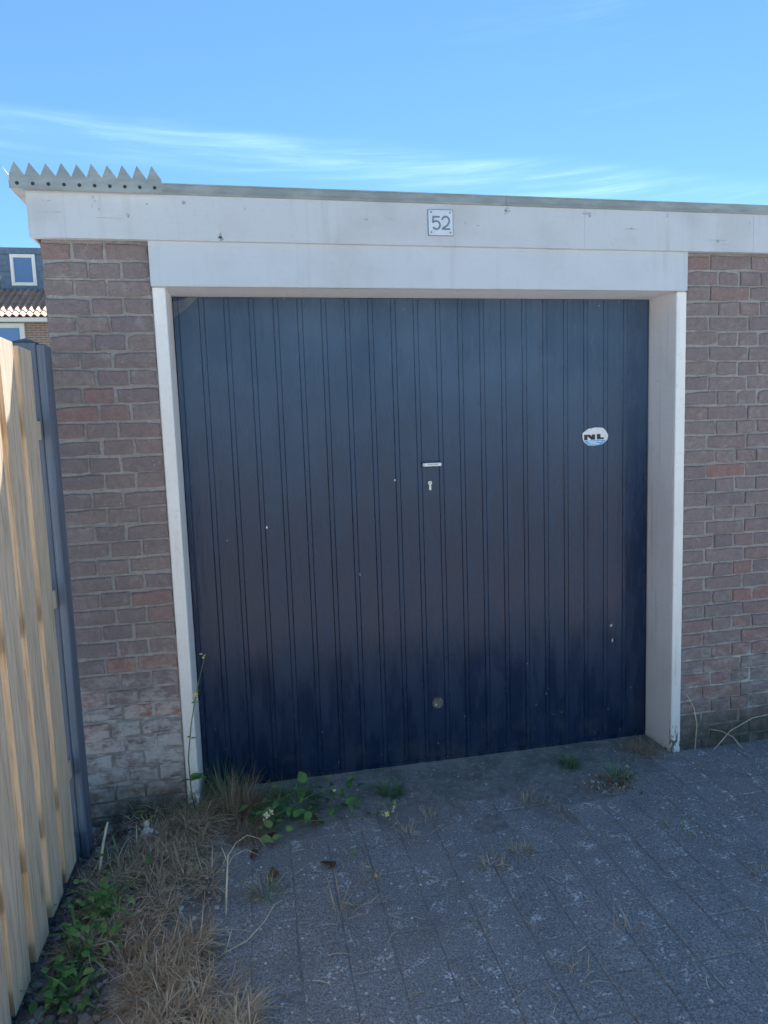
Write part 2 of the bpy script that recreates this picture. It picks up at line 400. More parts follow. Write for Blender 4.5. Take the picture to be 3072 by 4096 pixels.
STRAW = m_leaf('dead_grass', [(0, (.50, .40, .27)), (.35, (.62, .50, .35)), (.7, (.72, .60, .44)), (1, (.82, .73, .58))], .3)
STRAWD = m_leaf('brown_dead_grass', [(0, (.34, .255, .17)), (.5, (.46, .355, .24)), (1, (.60, .48, .34))], .3)
STALK = m_plain('bleached_stalk', (.66, .58, .42), .7, var=.2)
GREEN = m_leaf('leaf_green', [(0, (.11, .25, .08)), (.5, (.15, .33, .10)), (1, (.23, .41, .13))])
GREEND = m_leaf('dark_leaf_green', [(0, (.07, .15, .07)), (.5, (.095, .20, .085)), (1, (.14, .25, .10))])
LIME = m_leaf('light_leaf_green', [(0, (.26, .38, .12)), (1, (.36, .46, .17))], .3)
STEM = m_plain('green_stem', (.12, .16, .07), .6)
YELLOW = m_plain('yellow_petal', (.72, .62, .12), .6); PALEY = m_plain('pale_petal', (.72, .70, .46), .6)
DEADLEAF = m_leaf('brown_leaf', [(0, (.12, .06, .04)), (.5, (.17, .085, .055)), (1, (.26, .15, .09))], .1)
REDST = m_plain('red_brick_shard', (.26, .115, .085), .9, .1, var=.25, scale=50)
PLASTER = m_plain('pale_plaster', (.55, .53, .50), .9, .1, var=.25, scale=80)
PEB = m_leaf('pebble_grey', [(0, (.28, .28, .28)), (.4, (.4, .4, .39)), (.75, (.55, .54, .53)), (1, (.78, .78, .76))], 0)
DORMER = m_plain('dark_blue_cladding', (.115, .165, .235), .7, .2, var=.15, scale=8)
FRAME = m_white('white_window_frame', (.75, .75, .74), .1); FRAMEG = m_white('grey_green_frame', (.55, .57, .54), .1)
GLASS = m_glass(); TILE = m_tile(); FARBRICK = m_farbrick()
CHIP = m_plain('bare_grey_wood', (.36, .375, .40), .9, .1, var=.4, scale=90)
WEB = m_plain('cobweb', (.5, .5, .5), .9, .1)

# ------------------------------------------------------------------ ground
g = G(); g.add([(-150,-150,-.05),(150,-150,-.05),(150,260,-.05),(-150,260,-.05)], [(0,1,2,3)])
tag(g.build('ground', GROUND), 'sandy ground stretching away beyond the fence and garages', kind='structure')

# paving of concrete slabs in columns running towards the camera
pave = empty('pavement'); tag(pave, 'weathered grey concrete slabs in front of the garage door', kind='structure')
def slab_mesh(name, lx, ly, t, seed):
    rr = random.Random(seed); bm = bmesh.new(); bmesh.ops.create_cube(bm, size=1)
    for v in bm.verts: v.co = Vector((v.co.x*lx, v.co.y*ly, (v.co.z-.5)*t))
    bmesh.ops.bevel(bm, geom=[e for e in bm.edges if all(v.co.z > -t*.5 for v in e.verts)], offset=.0035, segments=1, affect='EDGES')
    for v in bm.verts: v.co += Vector((rr.uniform(-1, 1), rr.uniform(-1, 1), rr.uniform(-.5, .5)))*.0014
    me = bpy.data.meshes.new(name); bm.to_mesh(me); bm.free(); me.materials.append(PAVER); return me
slabs = [slab_mesh('slab', .1317, .2650, .03, k) for k in range(8)]
blocks = [slab_mesh('block', .113, .098, .03, 20+k) for k in range(4)]
joint = G(); joint.box((-.3, -2.9, -.03), (3.6, .05, -.0016)); joint.build('joint_sand', JOINT, pave)
for ci in range(-4, 21):
    x = .644 + .1335*ci + .06675
    y = -.2635 + (.2670 if x > 1.71 else 0) - (.1335 if ci % 2 else 0) + random.uniform(-.02, .02)
    if ci % 2:
        inst('paving_slab', random.choice(slabs), pave, (x, y + .0668, random.uniform(-.002, 0)), (0, 0, 0), (1, .497, 1))
    while y > -2.5:
        inst('paving_slab', random.choice(slabs), pave, (x + random.uniform(-.001, .001), y-.1335, random.uniform(-.0010, .0022)),
             (random.uniform(-.007, .007), random.uniform(-.009, .009), random.choice((0, math.pi)) + random.uniform(-.005, .005)))
        y -= .2670
for k in range(-3, 9):
    x = 1.233 + .1155*(k-4)
    if k in (0, 5): continue
    inst('paving_block', random.choice(blocks), pave, (x, -.2085, random.uniform(-.004, .001)), (random.uniform(-.01, .01), random.uniform(-.01, .01), random.uniform(-.02, .02)))
g = G(); nx, ny = 70, 10
for j in range(ny+1):
    for i in range(nx+1):
        X = .04 + 2.06*i/nx; Yv = -.155 + .36*j/ny
        z = -.001 + .003*noise.noise(Vector((X*6, Yv*6, 4))) + .0022*noise.noise(Vector((X*25, Yv*25, 7))) - (.004 if j < 2 else 0)
        g.v.append((X, Yv, z))
for j in range(ny):
    for i in range(nx):
        a = j*(nx+1)+i; g.f.append([a, a+1, a+nx+2, a+nx+1]); g.m.append(0)
g.build('concrete_threshold', SILL, pave, smooth=True)

# bare soil along the fence and the pillar
g = G(); nx, ny = 90, 120
for j in range(ny+1):
    for i in range(nx+1):
        Yv = .0 - 2.6*j/ny
        xr = .14 + .10*noise.noise(Vector((Yv*3, 5, 0))) + (.18 if Yv > -.25 else max(0, .18+(Yv+.25)*.9)) - .05
        X = -.62 + (xr+.62)*i/nx
        e = min(1, (nx-i)/14)
        z = -.008 + e*(.018 + .012*noise.noise(Vector((X*7, Yv*7, 0))) + .007*noise.noise(Vector((X*30, Yv*30, 2))))
        g.v.append((X, Yv, z))
for j in range(ny):
    for i in range(nx):
        a = j*(nx+1)+i; g.f.append([a, a+nx+1, a+nx+2, a+1]); g.m.append(0)
tag(g.build('soil', SOIL, smooth=True), 'dry crumbly soil bed between the wooden fence and slabs', kind='structure')

# ------------------------------------------------------------------ the garage
gar = empty('brick_garage')
tag(gar, 'flat roofed brick garage with dark blue door and white fascia board', 'garage')
def brick_mesh(L, H, seed):
    rr = random.Random(seed); n = 4; pts = []
    for i in range(n): pts.append((-L/2 + L*i/(n-1), -H/2))
    for i in range(n): pts.append((L/2 - L*i/(n-1), H/2))
    pts.insert(n, (L/2, 0)); pts.append((-L/2, 0))
    J = .0021; pts = [(x+rr.uniform(-J, J), z+rr.uniform(-J, J)) for x, z in pts]
    if rr.random() < .45:
        k = rr.choice((0, n-1, n+1, 2*n)); k = k % len(pts); x, z = pts[k]; pts[k] = (x*.965, z*.8)
    N = len(pts); g = G(); bv = rr.uniform(.0025, .005)
    def ring(s_in, y): return [(x - math.copysign(min(s_in, abs(x)), x), y + rr.uniform(-.0008, .0008), z - math.copysign(min(s_in, abs(z)*.9), z)) for x, z in pts]
    vs = ring(0, .05) + ring(0, bv*.8) + ring(bv, 0)
    fs = []
    for r_ in (0, 1):
        for i in range(N): fs.append((r_*N+i, r_*N+(i+1) % N, (r_+1)*N+(i+1) % N, (r_+1)*N+i))
    fs.append([2*N+i for i in range(N)])
    g.add(vs, fs); me = g.mesh('brick'); me.materials.append(BRICK); return me
brick_cache = {}
def brick(x0, x1, row, parent, jit=1.0):
    L = round(x1-x0, 3)
    if L not in brick_cache: brick_cache[L] = [brick_mesh(L, .0535, 100*int(L*1000)+k) for k in range(4)]
    z = 2.165 - .0625*(row-.5)
    fl = random.random() < .5
    inst('brick', random.choice(brick_cache[L]), parent, ((x0+x1)/2 + random.uniform(-.0012, .0012), random.uniform(-.0028, .0028), z + random.uniform(-.0022, .0022)),
         (random.uniform(-.02, .02), (math.pi if fl else 0) + random.uniform(-.010, .010), random.uniform(-.012, .012)))
g = G(); g.box((-.360, .0056, -.1), (-.005, .10, 2.20))
lw = g.build('brick_wall', MORTAR, gar); lw['label'] = 'narrow brick pier beside the wooden fence'
for r in range(1, 36):
    q = ((-.362, -.269), (-.259, -.159), (-.149, -.006)) if r % 2 else ((-.362, -.2185), (-.2085, -.108), (-.098, -.006))
    for a, b in q: brick(a, b, r, lw)
g = G(); g.box((2.138, .0056, -.1), (4.9, .10, 2.20))
rw = g.build('brick_wall', MORTAR, gar); rw['label'] = 'wide brick wall right of the garage door'
far = G()
for r in range(1, 36):
    if r % 2: xs = [2.139, 2.2485, 2.441, 2.6335, 2.826]
    else: xs = [2.139, 2.29, 2.390, 2.4915, 2.593, 2.6945, 2.826]
    for a, b in zip(xs, xs[1:]): brick(a + (.0 if a == 2.139 else .0045), b-.0045, r, rw)
    x = 2.826 - (0 if r % 2 else .096)
    if r % 2 == 0: x = 2.826
    while x < 4.85:
        w = .192 if r % 2 else .101
        x1 = min(4.88, x+w); zc = 2.165-.0625*(r-.5); j = random.uniform(-.001, .001)
        far.bbox((x+.0045, j, zc-.0265), (x1-.0045, .04, zc+.0265), .003); x = x1
o = far.build('brick_course', BRICK, rw); o['kind'] = 'stuff'
# body of the building behind
g = G()
g.box((-.362, .10, -.1), (-.26, 5.6, 2.2)); g.box((4.78, .10, -.1), (4.9, 5.6, 2.2)); g.box((-.26, 5.5, -.1), (4.78, 5.6, 2.2))
g.build('side_wall', FARBRICK, gar)
g = G(); g.box((-.26, .26, -.1), (4.78, 5.5, -.02)); g.build('inner_floor', DARK, gar)
g = G(); g.box((-.372, -.012, 2.205), (5.0, 5.65, 2.318)); g.box((-.352, .008, 2.318), (4.98, 5.62, 2.335))
roof = g.build('roof', ROOFING, gar)
# fascia boards, end board
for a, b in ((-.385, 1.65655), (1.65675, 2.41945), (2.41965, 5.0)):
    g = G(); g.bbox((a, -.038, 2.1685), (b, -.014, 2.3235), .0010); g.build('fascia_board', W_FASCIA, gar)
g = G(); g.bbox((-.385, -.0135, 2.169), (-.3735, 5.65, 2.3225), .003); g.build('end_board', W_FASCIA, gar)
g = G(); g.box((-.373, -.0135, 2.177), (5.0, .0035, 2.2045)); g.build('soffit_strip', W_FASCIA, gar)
for a, b in ((-.389, 1.327), (1.3285, 3.9), (3.9015, 5.0)):
    g = G()
    prof = [(-.044, 2.3215), (-.040, 2.3205), (-.039, 2.3245), (.02, 2.3245), (.035, 2.338), (.012, 2.3585), (-.043, 2.3585)]
    vs = [(a, y, z) for y, z in prof] + [(b, y, z) for y, z in prof]; n = len(prof)
    g.add(vs, [list(range(n)), list(range(2*n-1, n-1, -1))] + [(i, i+n, (i+1) % n+n, (i+1) % n) for i in range(n)])
    g.box((a+.0005, -.0462, 2.329), (b-.0005, -.0436, 2.3315)); g.box((a+.0005, -.0458, 2.353), (b-.0005, -.0436, 2.357))
    g.build('roof_trim', ZINC, gar)
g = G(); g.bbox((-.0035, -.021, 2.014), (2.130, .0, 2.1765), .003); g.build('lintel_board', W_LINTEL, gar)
# door frame: posts and reveal lining
fr = G(); fr.box((.0435, .003, 2.0225), (2.091, .215, 2.05))
fr = fr.build('door_frame', W_REVEAL, gar)
for a, b in ((-.0008, .0435), (2.0905, 2.1365)):
    g = G(); g.bbox((a, -.006, -.03), (b, .012, 2.0135), .003); o = g.build('post', W_POST, fr)
for a, b in ((-.02, .0432), (2.0908, 2.15)):
    g = G(); g.box((a, .0125, -.03), (b, .215, 2.0222)); g.build('reveal_board', W_REVEAL, fr)
random.seed(9)
for x, z, w, h in ((-.17, 2.305, .006, .008), (-.165, 2.292, .003, .006), (-.175, 2.276, .003, .01), (-.155, 2.268, .004, .006), (-.06, 2.250, .007, .010), (.004, 2.288, .006, .003), (-.32, 2.290, .022, .0012),
                   (-.31, 2.252, .05, .0010), (-.12, 2.238, .05, .0012), (.34, 2.283, .004, .008), (.13, 2.296, .008, .008), (1.165, 2.252, .005, .006), (1.215, 2.246, .009, .003), (1.335, 2.308, .014, .012), (1.328, 2.298, .005, .012),
                   (1.66, 2.304, .02, .006), (1.68, 2.298, .008, .012), (1.86, 2.250, .012, .004), (1.86, 2.249, .04, .001), (2.25, 2.208, .010, .007), (2.25, 2.214, .05, .0012), (2.27, 2.198, .05, .001), (2.02, 2.305, .004, .010), (2.40, 2.285, .004, .008),
                   (.78, 2.257, .009, .005), (.88, 2.260, .02, .001), (1.03, 2.262, .03, .001), (.25, 2.176, .012, .010), (.25, 2.187, .006, .012)):
    pts = [(x+w*(.6+.5*random.random())*math.cos(q*math.pi/4.5), z+h*(.6+.5*random.random())*math.sin(q*math.pi/4.5)) for q in range(9)]
    g = G(); g.prism(pts, -.0384, -.0379); g.build('paint_chip', CHIP, gar)
# the up-and-over door
D = .19
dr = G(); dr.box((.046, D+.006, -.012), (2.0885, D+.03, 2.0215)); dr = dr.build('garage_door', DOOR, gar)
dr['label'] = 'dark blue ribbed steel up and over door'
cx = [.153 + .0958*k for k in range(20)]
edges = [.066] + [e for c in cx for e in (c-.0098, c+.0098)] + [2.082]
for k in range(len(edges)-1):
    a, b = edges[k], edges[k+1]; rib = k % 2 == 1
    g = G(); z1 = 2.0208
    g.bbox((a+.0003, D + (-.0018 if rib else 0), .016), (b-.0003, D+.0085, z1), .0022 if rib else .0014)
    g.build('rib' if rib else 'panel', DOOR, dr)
g = G(); g.bbox((.047, D+.0012, -.010), (2.0875, D+.01, .0145), .002); g.build('bottom_rail', DOOR, dr)
for a, b in ((.047, .0645), (2.0835, 2.0875)):
    g = G(); g.bbox((a, D-.001, .0155), (b, D+.01, 2.0208), .0015); g.build('side_rail', DOOR, dr)
# handle with white plate
g = G(); g.bbox((1.024, D-.022, 1.3225), (1.1065, D-.014, 1.3375), .003, 0); g.bbox((1.034, D-.0145, 1.3265), (1.046, D, 1.3335), .001, 1); g.bbox((1.086, D-.0145, 1.3265), (1.098, D, 1.3335), .001, 1)
g.box((1.0285, D-.0227, 1.3235), (1.0305, D-.0219, 1.3365), 2)
for k in range(9): g.box((1.044+.0054*k, D-.0225, 1.3285+random.uniform(0, .0008)), (1.0475+.0054*k, D-.0219, 1.3318+random.uniform(0, .001)), 2)
g.bbox((1.021, D-.014, 1.320), (1.110, D-.001, 1.340), .003, 3)
o = g.build('handle', [HANDLE, STEEL, INK, DOOR], dr); o['label'] = 'slim white door handle'
g = G(); cyl = [(1.057+.0088*math.cos(t), 1.2515+.0088*math.sin(t)) for t in [R(a) for a in range(-60, 241, 25)]]
cyl += [(1.0525, 1.2235), (1.057, 1.2195), (1.0615, 1.2235)]
g.prism(cyl, D-.008, D, 0); g.prism([(1.057+.0028*math.cos(t), 1.252+.0028*math.sin(t)) for t in [R(a) for a in range(0, 360, 45)]], D-.0086, D-.0079, 1)
g.build('lock_cylinder', [STEEL, INKD], dr)
g = G(); circ = lambda r, n=24: [(1.066+r*math.cos(2*math.pi*k/n), .272+r*math.sin(2*math.pi*k/n)) for k in range(n)]
g.prism(circ(.025), D-.006, D, 0); g.prism(circ(.021), D-.011, D-.006, 0); g.prism([(1.0575+.004*math.cos(2*math.pi*k/10), .266+.004*math.sin(2*math.pi*k/10)) for k in range(10)], D-.0118, D-.011, 1)
o = g.build('knob', [KNOB, STEEL], dr); o['label'] = 'round dull grey disc near the door foot'
for x, z, w, h in ((.4355, .281, .004, .016), (1.914, .478, .004, .01), (1.905, .549, .003, .007), (1.911, .551, .003, .006), (.905, 1.27, .004, .004), (.345, 1.26, .003, .004), (.36, 1.10, .004, .006)):
    g = G(); g.prism([(x-w, z), (x-w*.4, z-h), (x+w*.5, z-h*.8), (x+w, z+h*.1), (x+w*.3, z+h), (x-w*.5, z+h*.7)], D-.0012, D); g.build('paint_chip', PLATE, dr)
# sticker on the door
Ds = D-.0020; st = G(); cxs, czs, a_, b_ = 1.8255, 1.424, .0625, .0405
pts = [(-.98, -.12), (-.98, .42), (-.55, .86), (0, 1), (.6, .93), (.85, .55), (1, .1), (.95, -.35), (.78, -.6), (.55, -.85), (0, -.98), (-.5, -.98), (-.9, -.55)]
st.prism([(cxs+a_*x, czs+b_*z) for x, z in pts], Ds-.0022, Ds-.0006, 0)
st.prism([(cxs+a_*x, czs+b_*z) for x, z in ((-.93, -.42), (-.5, -.94), (0, -.94), (.53, -.82), (.74, -.6), (.80, -.40))], Ds-.0030, Ds-.0021, 1)
for k, (x0, x1, z) in enumerate(((-.55, .15, -.55), (-.5, .1, -.68), (.25, .5, -.56), (-.35, .3, -.8), (.60, .64, -.6))):
    st.box((cxs+a_*x0, Ds-.0036, czs+b_*(z-.04)), (cxs+a_*x1, Ds-.0029, czs+b_*(z+.04)), 0)
def poly(l): st.prism([(cxs+a_*x, czs+b_*z) for x, z in l], Ds-.0034, Ds-.0021, 2)
poly([(-.86, -.36), (-.86, .23), (-.62, .23), (-.60, -.36)]); poly([(-.619, .23), (-.43, .23), (-.02, -.34), (-.32, -.34), (-.61, .06)])
poly([(-.28, .23), (-.02, .23), (-.019, -.339), (-.275, .02)]); poly([(.12, -.33), (.12, .26), (.40, .26), (.40, -.12), (.66, -.12), (.66, -.31)])
tag(st.build('sticker', [STICK, BLUE, INKD]), 'white eight sided NL sticker with blue foot on the dark door', 'sticker')
# house number
hn = empty('house_number', (1.066, -.0385, 2.2515)); tag(hn, 'square white 52 number plate screwed to the fascia board', 'number plate')
g = G(); g.bbox((-.0495, -.0035, -.048), (.0495, -.0004, .048), .0012, 1); g.bbox((-.0475, -.0045, -.046), (.0475, -.0034, .046), .0006, 0); g.build('plate', [PLATE, INK], hn)
def arc(cx_, cz_, rx, rz, a0, a1, n=10): return [(cx_+rx*math.cos(R(a0+(a1-a0)*k/n)), cz_+rz*math.sin(R(a0+(a1-a0)*k/n))) for k in range(n+1)]
five = [(-.0035, .0205), (-.0285, .0205), (-.0315, -.001)]
g = G(); add_stroke(g, five, .0066, -.0054, -.0045); add_stroke(g, [(-.0318, -.0006)] + arc(-.0178, -.0095, .0148, .0148, 125, -150, 14), .0066, -.0055, -.0045); g.build('numeral', INK, hn)
g = G(); add_stroke(g, arc(.0195, .0075, .0142, .0145, 175, -25, 10) + [(.0268, -.0085), (.0062, -.0225)], .0066, -.0054, -.0045); add_stroke(g, [(.0042, -.0231), (.0358, -.0231)], .0062, -.0055, -.0045); g.build('numeral', INK, hn)
for x in (-.037, .037):
    for z in (-.036, .037):
        g = G(); g.prism([(x+.0032*math.cos(k*math.pi/5), z+.0032*math.sin(k*math.pi/5)) for k in range(10)], -.0062, -.0044); g.build('screw', INK, hn)
# zigzag spike strip at the left roof corner
sp = empty('spike_strip', (-.425, -.062, 2.318)); tag(sp, 'grey zinc strip of zigzag spikes on the roof corner', 'spike strip')
out = [(0, 0), (.488, 0)]
top = []
for k in range(10):
    x = .0485*k
    top += [(x+.0005, .0435), (x+.0175, .0855)]
top.append((.4855, .0435))
out = out + top[::-1]
g = G()
g.add([(x, .0, z) for x, z in [(0, 0), (.488, 0), (.488, .0435), (0, .0435)]] + [(x, .0016, z) for x, z in [(0, 0), (.488, 0), (.488, .0435), (0, .0435)]], [(0,1,2,3), (7,6,5,4), (0,4,5,1), (1,5,6,2), (3,7,4,0), (2,6,7,3)])
g.build('strip', ZINC, sp)
for k in range(10):
    x = .0488*k
    g = G(); g.prism([(x+.0004, .0433), (x+.0484, .0433), (x+.0185+random.uniform(-.0015, .0015), .0858+random.uniform(-.003, .003))], .0001, .0015); g.build('spike', ZINC, sp)
    g = G(); g.prism([(x+.024+.0062*math.cos(q*math.pi/5), .0165+.0062*math.sin(q*math.pi/5)) for q in range(10)], -.0006, .0008); g.build('hole', INKD, sp)
g = G(); g.add([(0, 0, 0), (0, .4, 0), (-.004, .4, .043), (-.004, 0, .043), (.0016, 0, 0), (.0016, .4, 0), (-.0024, .4, .043), (-.0024, 0, .043)], [(3,2,1,0), (4,5,6,7), (0,1,5,4), (2,3,7,6), (0,4,7,3), (1,2,6,5)])
g.box((.0017, .004, 0), (.037, .4, .0016)); g.build('side_strip', ZINC, sp)
for k in range(8):
    y = .049*k
    g = G(); vs = [(-.004, y, .043), (-.004, y+.048, .043), (-.03, y+.024, .082)]; g.add(vs + [(v[0]+.0016, v[1], v[2]+.0006) for v in vs], [(0,1,2), (5,4,3), (0,3,4,1), (1,4,5,2), (2,5,3,0)]); g.build('side_spike', ZINC, sp)

# ------------------------------------------------------------------ fence
post = G(); post.bbox((-.422, -.205, -.1), (-.3495, -.13, 1.795), .004); post.bbox((-.3485, -.2035, -.1), (-.3215, -.13, 1.788), .004)
pp = [(-.422, -.205), (-.3495, -.205), (-.3495, -.13), (-.422, -.13)]
post.add([(x, y, 1.7955) for x, y in pp] + [(-.386, -.1675, 1.812)], [(0,1,4), (1,2,4), (2,3,4), (3,0,4), (3,2,1,0)])
fence = empty('wooden_fence', (0, 0, 0)); tag(fence, 'pine board fence with dark grey corner post beside the brick pier', 'fence')
post.build('post', SLATE, fence)
yb = -.318
for k in range(16):
    w = .114 + random.uniform(-.006, .005); tz = 1.752 + random.uniform(-.004, .004); bz = .078 - .012*k*.6 + random.uniform(-.006, .006)
    if k > 5: bz = .04
    lean = random.uniform(-.004, .004); x1 = -.330 + random.uniform(-.003, .003); x0 = x1 - .02
    g = G(); n = 7; vs = []
    for i in range(n+1):
        z = bz + (tz-bz)*i/n; dy = lean*(i/n) + random.uniform(-.0018, .0018); dy2 = lean*(i/n) + random.uniform(-.0018, .0018)
        vs += [(x1, yb+dy, z), (x1, yb-w+dy2, z), (x0, yb-w+dy2+.002, z), (x0, yb+dy-.002, z)]
    g.add(vs, [], 0)
    for i in range(n):
        b = 4*i
        for q, mi in ((0, 0), (1, 1), (2, 0), (3, 1)):
            g.f.append([b+q, b+4+q, b+4+(q+1) % 4, b+(q+1) % 4]); g.m.append(mi)
    g.f.append([0, 1, 2, 3]); g.m.append(1); g.f.append([4*n+3, 4*n+2, 4*n+1, 4*n]); g.m.append(0)
    g.build('fence_board', [WOOD, WOODEDGE], fence)
    yb -= .1565 + random.uniform(-.006, .006)
for z0 in (.32, .92, 1.48):
    g = G(); g.box((-.392, -2.85, z0), (-.3535, -.2055, z0+.06)); g.build('fence_rail', WOOD, fence)
g = G(); g.bbox((-.392, -2.85, -.08), (-.352, -.2055, .115), .004); g.build('gravel_board', SLATE, fence)
g = G(); g.bbox((-.43, -2.93, -.1), (-.36, -2.855, 1.80), .004); g.build('post', SLATE, fence)

# ------------------------------------------------------------------ house beyond the fence
hs = empty('terraced_house', (-6, 17, 0)); tag(hs, 'far brick house with orange tiled roof and dark dormer', 'house')
hs.location = (0, 0, 0)
EY, EZ, SL = 16.8, 4.97, .66; DY = 18.35
g = G(); g.box((-14, 17.0, -.1), (-1.5, 25, 4.92)); g.add([(-14, 17, 4.92), (-14, 25, 4.92), (-14, 21, 7.9), (-1.5, 17, 4.92), (-1.5, 25, 4.92), (-1.5, 21, 7.9)], [(0, 2, 1), (3, 4, 5)])
g.build('wall', FARBRICK, hs)
g = G(); zz = lambda y: EZ + SL*(y-EY) - .03
g.add([(-14.1, EY, zz(EY)), (-1.4, EY, zz(EY)), (-1.4, 21, zz(21)), (-14.1, 21, zz(21)), (-14.1, EY, zz(EY)-.06), (-1.4, EY, zz(EY)-.06), (-1.4, 21, zz(21)-.06), (-14.1, 21, zz(21)-.06),
       (-14.1, 25.2, zz(EY)), (-1.4, 25.2, zz(EY))], [(0,1,2,3), (0,4,5,1), (1,5,6,2), (0,3,7,4), (3,2,9,8)])
hr = g.build('roof', TILE, hs)
def tile_mesh(nm='roof_tile', n=8):
    g = G(); Lx, Ly = .174, .36; c_, s_ = math.cos(math.atan(SL)), math.sin(math.atan(SL))
    for j in range(2):
        for t in (0, 1):
            for i in range(n+1):
                u = i/n; h = .036*math.sin(2*math.pi*u - 1.1) + .02 - t*.018
                d = Ly*j; lift = .03*(1-j)
                g.v.append((u*Lx, d*c_ - (h+lift)*s_, d*s_ + (h+lift)*c_))
    k = n+1
    for i in range(n):
        g.f += [[i, i+1, 2*k+i+1, 2*k+i], [k+i+1, k+i, 3*k+i, 3*k+i+1], [k+i, k+i+1, i+1, i]]; g.m += [0]*3
    me = g.mesh(nm); me.materials.append(TILE); return me
tm = tile_mesh(); row = .29*math.cos(math.atan(SL))
stuff = G()
for r in range(13):
    y = EY + row*r; z = EZ + SL*row*r
    for q in range(-46, 32):
        x = -5.985 + .174*q + .04
        vis = -7.6 < x < -4.6 and r < 9
        if -6.43 < x + .09 < -3.0 and y > DY-.12 and y < 20.2: continue
        if vis: inst('roof_tile', tm, hr, (x, y, z))
        elif -10 < x < -2:
            stuff.add([Vector(v.co) + Vector((x, y, z)) for v in tm.vertices], [list(p.vertices) for p in tm.polygons])
o = stuff.build('tile_field', TILE, hr); o['kind'] = 'stuff'
g = G(); prof = [(0, 0), (0, .10), (.012, .10), (.012, .012), (.11, .012), (.11, .10), (.122, .10), (.122, 0)]
vs = [(-14.1, 16.72+y, 4.84+z) for y, z in prof] + [(-1.4, 16.72+y, 4.84+z) for y, z in prof]; n = 8
g.add(vs, [(i, i+n, (i+1) % n+n, (i+1) % n) for i in range(n)] + [list(range(n)), list(range(2*n-1, n-1, -1))]); g.build('gutter', FRAMEG, hs)
def window(x0, x1, z0, z1, y, mat, parent, bw=.1, sash=.0):
    g = G()
    for a, b in (((x0, z0), (x1, z0+bw)), ((x0, z1-bw), (x1, z1)), ((x0, z0+bw), (x0+bw, z1-bw)), ((x1-bw, z0+bw), (x1, z1-bw))):
        g.box((a[0], y-.05, a[1]), (b[0], y+.02, b[1]))
    w = g.build('window', mat, parent)
    if sash:
        g = G(); i0, i1, k0, k1 = x0+bw*.45, x1-bw*.45, z0+bw*.45, z1-bw*.45
        for a, b in (((i0, k0), (i1, k0+.03)), ((i0, k1-.03), (i1, k1)), ((i0, k0+.03), (i0+.03, k1-.03)), ((i1-.03, k0+.03), (i1, k1-.03))):
            g.bbox((a[0], y-.065, a[1]), (b[0], y-.0505, b[1]), .004)
        g.build('frame', mat, w)
    g = G(); g.box((x0+bw-.01, y-.015, z0+bw-.01), (x1-bw+.01, y-.005, z1-bw+.01)); g.build('pane', GLASS, w)

g = G(); g.box((-6.43, DY, 5.85), (-3.0, DY+1.9, 6.96)); dm = g.build('dormer', DORMER, hs)
g = G(); g.bbox((-6.48, DY-.04, 6.965), (-2.94, DY+2.0, 7.15), .01); g.build('dormer_roof', DORMER, dm)
for k in range(6):
    g = G(); g.box((-6.425, DY-.012, 6.03+.154*k), (-3.005, DY-.0005, 6.176+.154*k)); g.build('cladding_board', DORMER, dm)
window(-6.115, -5.465, 6.105, 6.955, DY-.013, FRAME, hs, .085, 1)
window(-4.7, -4.0, 6.105, 6.955, DY-.013, FRAME, hs, .085, 1)
window(-7.6, -5.5, 3.2, 4.835, 17.0, FRAMEG, hs, .12, 0)
window(-4.4, -3.2, 3.2, 4.835, 17.0, FRAMEG, hs, .12, 0)

# ------------------------------------------------------------------ plants
def rsoil(x, y): return .012
# the big mat of dead grass along the slabs
g = G(); random.seed(7)
def mat_ok(x, y):
    c = -.06 + .07*math.sin(y*5+1) + (.08 if y < -.7 else 0); w = .21 + .06*math.sin(y*9)
    if y > -.12: w *= .75
    return abs(x-c) < w*random.uniform(.55, 1.05) and noise.noise(Vector((x*9, y*7, 3))) > -.12
centers = []
while len(centers) < 175:
    x, y = random.uniform(-.32, .24), random.uniform(-1.35, -.03)
    if mat_ok(x, y): centers.append((x, y))
for (x, y) in centers:
    az0 = random.uniform(0, 6.28); dens = random.randint(34, 60); front = min(1, max(0, (-y-.25)/.6))
    for k in range(dens):
        a = az0 + random.gauss(0, 1.2); r = random.uniform(0, .04)
        bx, by = x + r*math.cos(a+random.uniform(-1, 1)), y + r*math.sin(a+random.uniform(-1, 1))
        g.blade((bx, by, .014+random.uniform(0, .02)), a, random.uniform(.5, 1.5), random.uniform(.035, .10), random.uniform(-.4, 1.8), random.choice((.0009, .0012, .0016, .0024)), 4, 1 if random.random() < .5+.45*front else 0)
for k in range(1500):            # long loose straws lying over the mat
    x, y = random.choice(centers); a = random.uniform(0, 6.28); L = random.uniform(.07, .2); c = random.uniform(-1.6, 1.6); z = random.uniform(.02, .055)
    p = [Vector((x + L*t*math.cos(a+c*t), y + L*t*math.sin(a+c*t), max(.006, z + .03*math.sin(math.pi*t) - .02*t))) for t in (0, .2, .4, .6, .8, 1)]
    g.ribbon(p, random.uniform(.0007, .0013), Vector((-math.sin(a+c*.5), math.cos(a+c*.5), .3)).normalized(), 1)
tag(g.build('dead_grass', [STRAWD, STRAW]), 'matted dead brown grass along the edge of the slabs', kind='stuff')

